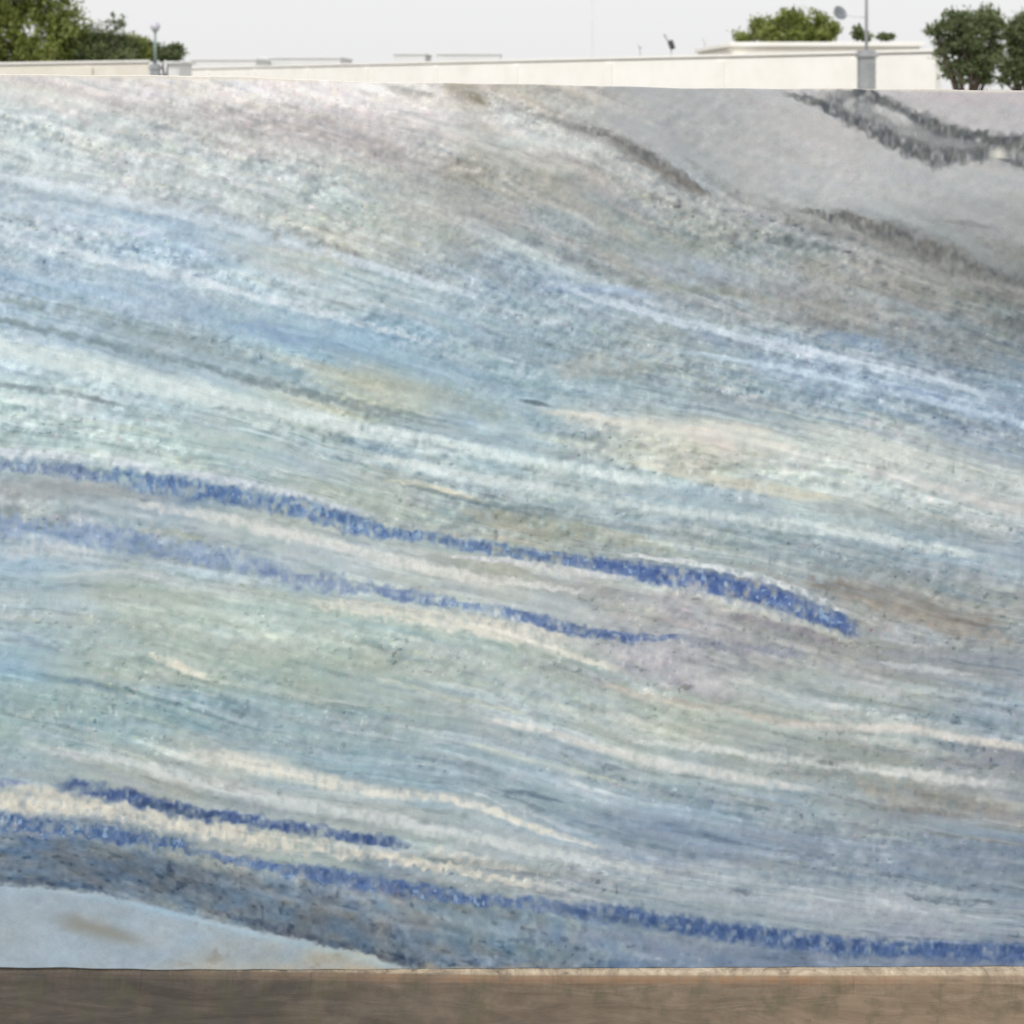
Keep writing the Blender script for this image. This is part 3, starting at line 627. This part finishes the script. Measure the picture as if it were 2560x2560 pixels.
def wall_run(name, A, B, h0, h1, th, label, cat, m_face, piers=0):
    """boundary wall between two ground points, with coping, drip joint and piers"""
    A = Vector(A); B = Vector(B); dvec = (B-A); n = Vector((dvec.y, -dvec.x, 0)).normalized()
    if n.y > 0: n = -n
    e = empty(name, (A+B)/2)
    def strip(za0, za1, zb0, zb1, o0, o1, nm, m):
        bm = bmesh.new()
        q = []
        for (p, z0, z1) in ((A, za0, za1), (B, zb0, zb1)):
            for off in (o0, o1):
                for z in (z0, z1): q.append(bm.verts.new((p.x+n.x*off, p.y+n.y*off, z)))
        for f in ((0, 4, 5, 1), (2, 3, 7, 6), (0, 1, 3, 2), (4, 6, 7, 5), (1, 5, 7, 3), (0, 2, 6, 4)):
            bm.faces.new([q[i] for i in f])
        bmesh.ops.recalc_face_normals(bm, faces=bm.faces)
        return link(nm, bm, m, e)
    strip(0, h0-.17, 0, h1-.17, .10, -th, 'wall_face', m_face)
    strip(h0-.167, h0-.10, h1-.167, h1-.10, .06, -th+.04, 'drip_joint', m_joint)
    strip(h0-.097, h0, h1-.097, h1, .16, -th-.06, 'coping', m_white)
    for i in range(piers):
        f = (i+.5)/piers; p = A+dvec*f; hh = h0+(h1-h0)*f
        bm = bmesh.new(); box(bm, p+n*.13+Vector((0, 0, (hh-.25)/2)), (.42, .16, hh-.25), .01, math.atan2(dvec.y, dvec.x))
        link('pier', bm, m_face, e)
    return tag(e, label, cat)
# long white wall running back to the left
dR, dL = 42.0, 84.0
ptR = P(2342, HOR, dR-2.6); ptL = P(470, HOR, dL-2.6)
hR = EYE+(HOR-122)/F*dR; hL = EYE+(HOR-169)/F*dL
wall_run('boundary_wall', (ptR.x, ptR.y, 0), (ptL.x, ptL.y, 0), hR, hL, .25,
         'long white plastered wall with coping receding behind the slab top', 'wall', m_white, 9)
a0 = P(-260, HOR, 50); a1 = P(372, HOR, 52)
wall_run('boundary_wall', (a0.x, a0.y, 0), (a1.x, a1.y, 0), EYE+(HOR-160)/F*52.6, EYE+(HOR-150)/F*54.6, .25,
         'low cream wall at the far left below the dense green trees', 'wall', m_tan, 2)

def building(name, px0, px1, ptop, Y, depth, mt, label, nwin=0, cope=.18):
    a = P(px0, ptop, Y); b2 = P(px1, ptop, Y)
    wdt = b2.x-a.x; h = a.z; cx = (a.x+b2.x)/2
    e = empty(name, (cx, Y+depth/2, 0))
    bm = bmesh.new(); box(bm, (cx, Y+depth/2, (h-cope)/2), (wdt, depth, h-cope)); link('wall', bm, mt, e)
    bm = bmesh.new(); box(bm, (cx, Y+depth/2, h-cope/2+.001), (wdt+.3, depth+.3, cope-.004), .02); link('roof_edge', bm, m_pale if mt != m_cream else m_white, e)
    for i in range(nwin):
        x = cx-wdt/2+wdt*(i+.5)/nwin
        bm = bmesh.new(); box(bm, (x, Y-.02, h*.48), (1.1, .06, 1.2), .01); wn = link('window', bm, m_cope, e)
        bm = bmesh.new(); box(bm, (x, Y-.058, h*.48), (.95, .02, 1.05)); p = link('pane', bm, m_pane, wn); p.matrix_parent_inverse = Matrix.Identity(4)
        p.parent = wn
    return tag(e, label, 'building')
building('flat_roofed_building', 1832, 2300, 105, 46, 9, m_cream, 'low cream flat roofed building behind the white wall, below the middle tree', 3)
building('distant_building', 478, 640, 147, 150, 12, m_pale, 'faint grey low block on the skyline just right of the left lamp post', 4)
building('distant_building', 655, 850, 143, 158, 12, m_pale, 'long faint grey block on the skyline, second from the left lamp post', 5)
building('distant_building', 985, 1062, 133, 150, 12, m_pale, 'small square grey block on the skyline above the middle of the white wall', 2)
building('distant_building', 1092, 1250, 133, 152, 12, m_pale, 'wide pale grey block on the skyline, nearest to the thin tall mast', 4)
building('cement_kiosk', 420, 448, 153, 48, 2, m_pale, 'small pale cement hut beside the left lamp post at the end of the cream wall', 0, .1)

# ------------------------------------------------------------------ posts and lamps
def post(name, px, Y, ptop, pbase, r, m_post, base_w, m_base, label, cat, head=None):
    g0 = P(px, HOR, Y); e = empty(name, (g0.x, Y, 0))
    zt = P(px, ptop, Y).z; zb = P(px, pbase, Y).z
    bm = bmesh.new(); tube(bm, [(g0.x, Y, zb-.02), (g0.x, Y, zt)], [r, r*.75], 12); link('pole', bm, m_post, e, True)
    bm = bmesh.new(); box(bm, (g0.x, Y, zb/2), (base_w, base_w, zb), .02)
    box(bm, (g0.x, Y, zb-.14), (base_w*1.28, base_w*1.28, .14), .02); link('pillar', bm, m_base, e)
    if head == 'globe':
        c = P(px, ptop-12, Y); rr = .19
        bm = bmesh.new(); lathe(bm, c, [(rr*math.sin(a), -rr*math.cos(a)) for a in [.25+i*(math.pi-.35)/10 for i in range(11)]]); link('lamp_globe', bm, m_glass, e, True)
        bm = bmesh.new(); lathe(bm, (c.x, Y, zt-.02), [(.09, 0), (.12, .06), (.05, .08)]); link('lamp_collar', bm, m_post, e)
    return e
e = post('lamp_post', 388, 46.5, 78, 160, .062, m_teal, .32, m_grey, '', '', 'globe')
tag(e, 'slender green grey lamp post with pale globe in front of the left trees', 'lamp post')
e = post('pillar_mast', 2166, 37, -420, 126, .050, m_lav, .46, m_grey, '', '')
tag(e, 'square grey pillar carrying a thin pale pole, right of the middle tree', 'pillar')
# the dish hangs on an arm off the pole
c = P(2103, 30, 37); pz = P(2166, 44, 37)
bm = bmesh.new(); tube(bm, [(pz.x, 37, pz.z), (pz.x-.3, 37, pz.z+.02), (c.x+.1, 37.1, c.z-.08)], [.014, .013, .012], 8); arm = link('arm', bm, m_lav, e, True)
bm = bmesh.new()
prof = [(.24*math.sin(a), -.20*math.cos(a)) for a in [i*1.35/7+.05 for i in range(8)]]
lathe(bm, (0, 0, 0), prof+[(.215, -.03), (.05, -.15)], 24)
bmesh.ops.rotate(bm, cent=(0, 0, 0), matrix=Matrix.Rotation(R(62), 3, 'X') @ Matrix.Rotation(R(25), 3, 'Y'), verts=bm.verts)
bmesh.ops.translate(bm, vec=c, verts=bm.verts)
link('dish', bm, m_dish, e, True)

g0 = P(1480, HOR, 190)
bm = bmesh.new(); tube(bm, [(g0.x, 190, 0), (g0.x, 190, 9), (g0.x, 190, 17)], [.16, .11, .07], 8)
for z in (9.5, 12, 14.6): box(bm, (g0.x, 190, z), (.9, .08, .08))
tag(link('radio_mast', bm, m_pale), 'very thin pale mast on the skyline left of the small wall lamps', 'mast')

def wall_lamp(px, py, Y, s, mt, tilt, label):
    c = P(px, py, Y); zf = 2.9
    e = empty('flood_lamp', (c.x, Y, zf))
    bm = bmesh.new(); tube(bm, [(c.x, Y, zf), (c.x, Y, c.z-.07*s)], [.02, .018], 8)
    tube(bm, [(c.x, Y, c.z-.07*s), (c.x-.20*s, Y-.02, c.z+.30*s)], [.020*s, .03*s], 8); link('bracket', bm, m_steel, e)
    bm = bmesh.new(); box(bm, (0, 0, 0), (.15*s, .17*s, .27*s), .04*s)
    bmesh.ops.rotate(bm, cent=(0, 0, 0), matrix=Matrix.Rotation(tilt, 3, 'Y'), verts=bm.verts); bmesh.ops.translate(bm, vec=c-Vector((0, .06, 0)), verts=bm.verts)
    link('lamp_head', bm, mt, e)
    return tag(e, label, 'lamp', 'small lamps on the wall top')
wall_lamp(1678, 112, 50, 1.45, m_dark, R(-20), 'small dark tilted flood lamp standing up from the white wall top')
wall_lamp(1600, 119, 62, .55, m_steel, R(82), 'tiny flat grey lamp left of the dark tilted flood lamp')
wall_lamp(1762, 106, 62, .62, m_pale, R(0), 'tiny pale lamp between the dark flood lamp and the middle tree')

# ------------------------------------------------------------------ trees
def leaf_mat(name, cols):
    m, t, b = mat(name, .6, .25)
    a = t.nodes.new('ShaderNodeAttribute'); a.attribute_name = 'tint'
    r = ramp(t, a.outputs['Fac'], [(i/(len(cols)-1), c) for i, c in enumerate(cols)])
    t.links.new(r.outputs[0], b.inputs['Base Color'])
    tr = t.nodes.new('ShaderNodeBsdfTranslucent'); t.links.new(r.outputs[0], tr.inputs[0])
    ms = t.nodes.new('ShaderNodeMixShader'); ms.inputs[0].default_value = .42
    o = [n for n in t.nodes if n.type == 'OUTPUT_MATERIAL'][0]
    t.links.new(b.outputs[0], ms.inputs[1]); t.links.new(tr.outputs[0], ms.inputs[2]); t.links.new(ms.outputs[0], o.inputs[0])
    return m
m_leafA = leaf_mat('bright_olive_leaves', [(.085, .12, .022), (.20, .245, .055), (.32, .36, .11), (.42, .45, .21)])  # bright olive leaf colours, tint varied per clump
m_leafB = leaf_mat('deep_green_leaves', [(.06, .085, .033), (.13, .17, .07), (.21, .255, .12), (.33, .36, .22)])
m_leafC = leaf_mat('dusty_green_leaves', [(.06, .09, .03), (.13, .17, .07), (.20, .24, .11), (.30, .33, .18)])
m_bark = mottled('tree_bark', (.055, .042, .030), (.12, .095, .07), 5, .95, .6, (1, 1, .3))

def tree(name, label, cat, px, Y, blobs, n, leaf, lm, seed, tr=.14, group=None, clump=.42):
    """blobs: (px, py, rx, ry) in photo units, turned into lobes with depth at Y"""
    rs = np.random.RandomState(seed); rnd = random.Random(seed)
    sc = (Y-CAM.y)/F
    g0 = P(px, HOR, Y); e = empty(name, (g0.x, Y, 0))
    L3 = [(P(bx, by, Y+rnd.uniform(-.5, .5)*rx*sc), rx*sc, ry*sc) for bx, by, rx, ry in blobs]
    lo = min(c.z for c, _, _ in L3)
    # trunk and limbs
    bm = bmesh.new(); fork = max(.9, lo*.55)
    tube(bm, [(g0.x, Y, 0), (g0.x+.06, Y, fork*.5), (g0.x, Y, fork)], [tr*1.35, tr, tr*.9], 10)
    for c, rx, ry in L3:
        s = Vector((g0.x, Y, fork-.05)); mid = s.lerp(c, .5)+Vector((rnd.uniform(-.2, .2), rnd.uniform(-.2, .2), .1))
        tube(bm, [s, mid, c], [tr*.62, tr*.4, tr*.15], 7)
        for k in range(4):
            q = c+Vector((rnd.uniform(-1, 1)*rx, rnd.uniform(-.8, .8)*rx, rnd.uniform(-.7, .9)*ry))*.75
            tube(bm, [mid.lerp(c, .6), mid.lerp(q, .75), q], [tr*.26, tr*.15, tr*.06], 5)
    link('trunk', bm, m_bark, e, True)
    # leaves gathered in clumps over the lobes
    vol = np.array([rx*ry for _, rx, ry in L3]); vol = vol/vol.sum()
    V = []; T = []
    nc = max(20, int(n/34))
    for i in range(nc):
        c, rx, ry = L3[rs.choice(len(L3), p=vol)]
        d = rs.normal(size=3); d /= np.linalg.norm(d); rr = rs.uniform(.45, 1.02)
        cc = np.array(c)+d*np.array([rx, rx*.9, ry])*rr
        ct = rs.uniform(-.22, .22); cr = clump*rs.uniform(.5, 1.2)
        for k in range(34):
            p = cc+rs.normal(size=3)*cr*np.array([.42, .42, .34])
            nrm = rs.normal(size=3)+np.array([0, -.2, .5]); nrm /= np.linalg.norm(nrm)
            a1 = np.cross(nrm, rs.normal(size=3)); a1 /= np.linalg.norm(a1); a2 = np.cross(nrm, a1)
            s = leaf*rs.uniform(.6, 1.3)
            V.append([p-a1*s, p+a2*s*.45, p+a1*s, p-a2*s*.45]); T.append(np.clip(.5+ct+rs.normal()*.17, 0, 1))
    V = np.array(V, np.float32).reshape(-1, 3); nf = len(T)
    me = bpy.data.meshes.new('crown'); me.vertices.add(len(V)); me.vertices.foreach_set('co', V.ravel())
    me.loops.add(nf*4); me.polygons.add(nf); me.loops.foreach_set('vertex_index', np.arange(nf*4, dtype=np.int32)); me.polygons.foreach_set('loop_start', np.arange(nf, dtype=np.int32)*4)
    me.update(calc_edges=True)
    at = me.attributes.new('tint', 'FLOAT', 'FACE'); at.data.foreach_set('value', np.array(T, np.float32))
    me.materials.append(lm)
    o = bpy.data.objects.new('crown', me); COL.objects.link(o); o.parent = e; o.matrix_parent_inverse = Matrix.Translation(-e.location)
    return tag(e, label, cat, group)
GL = 'trees rising behind the cream wall at the left'
tree('broadleaf_tree', 'large olive green tree at the far left corner, cut by the frame', 'tree', 40, 57,
     [(-60, 20, 110, 90), (40, -20, 110, 90), (130, 10, 78, 78), (60, 70, 100, 60), (-20, 95, 90, 50), (160, 80, 60, 56), (100, 118, 80, 36), (-70, -90, 140, 110), (60, -110, 100, 90), (20, 140, 90, 30), (110, 142, 70, 22), (-40, 130, 70, 40)], 30000, .115, m_leafA, 11, .24, GL, .5)
tree('broadleaf_tree', 'mid green rounded tree sloping down right of the large left tree', 'tree', 250, 58,
     [(215, 105, 48, 44), (262, 112, 50, 36), (300, 118, 40, 34), (190, 120, 46, 34), (240, 135, 60, 22), (180, 142, 50, 20), (290, 140, 60, 16)], 13000, .11, m_leafB, 12, .16, GL)
tree('broadleaf_tree', 'small yellowish green tree just left of the globe lamp post', 'tree', 330, 59,
     [(330, 118, 34, 28), (300, 134, 40, 18), (352, 132, 26, 20)], 5000, .10, m_leafA, 13, .12, GL)
tree('broadleaf_tree', 'small dark tree right of the globe lamp post', 'tree', 415, 60,
     [(408, 134, 30, 18), (378, 128, 22, 22), (438, 132, 18, 22), (438, 116, 9, 10), (362, 112, 12, 14)], 4200, .09, m_leafB, 14, .12, GL, .3)
tree('young_tree', 'thin wispy sapling top poking out above the left trees', 'tree', 288, 57,
     [(290, 48, 22, 16), (266, 60, 20, 8), (300, 64, 20, 12)], 680, .055, m_leafC, 15, .04, GL, .22)
tree('spreading_tree', 'rounded green tree behind the cream building roof at upper right', 'tree', 1970, 60,
     [(1975, 48, 34, 24), (2030, 55, 44, 28), (1915, 72, 44, 26), (2070, 80, 32, 30), (1990, 85, 60, 26), (1865, 92, 30, 15), (1895, 55, 18, 14), (1930, 92, 60, 16), (2040, 95, 55, 18)], 9000, .105, m_leafA, 21, .13, None, .36)
tree('bush', 'small green bush top between the middle tree and the grey pillar mast', 'bush', 2150, 56,
     [(2148, 84, 13, 15), (2160, 94, 14, 8)], 420, .11, m_leafC, 22, .06, None, .25)
tree('bush', 'tiny grey green bush top right of the grey pillar mast', 'bush', 2212, 58,
     [(2212, 92, 20, 7)], 300, .10, m_leafC, 23, .05, None, .2)
GR_ = 'bushy trees at the right edge beyond the wall end'
tree('bushy_tree', 'bushy dark green tree with bare lower stems at the end of the white wall', 'tree', 2420, 27,
     [(2382, 58, 34, 28), (2455, 44, 46, 26), (2336, 76, 20, 14), (2352, 98, 16, 10), (2418, 34, 14, 10), (2430, 95, 52, 36), (2480, 60, 30, 34), (2395, 110, 36, 30), (2450, 150, 42, 36), (2490, 120, 22, 40), (2455, 192, 36, 18), (2368, 168, 14, 26), (2410, 168, 30, 26), (2400, 200, 16, 8), (2352, 130, 11, 14)], 12500, .05, m_leafB, 31, .085, GR_, .19)
tree('bushy_tree', 'dark green tree cut off by the right edge of the picture', 'tree', 2560, 28,
     [(2518, 84, 22, 26), (2550, 75, 34, 34), (2590, 60, 50, 44), (2510, 150, 18, 26), (2545, 110, 36, 34), (2590, 140, 60, 50), (2540, 180, 40, 30), (2600, 195, 60, 30), (2500, 198, 24, 14)], 9000, .055, m_leafB, 32, .10, GR_, .22)
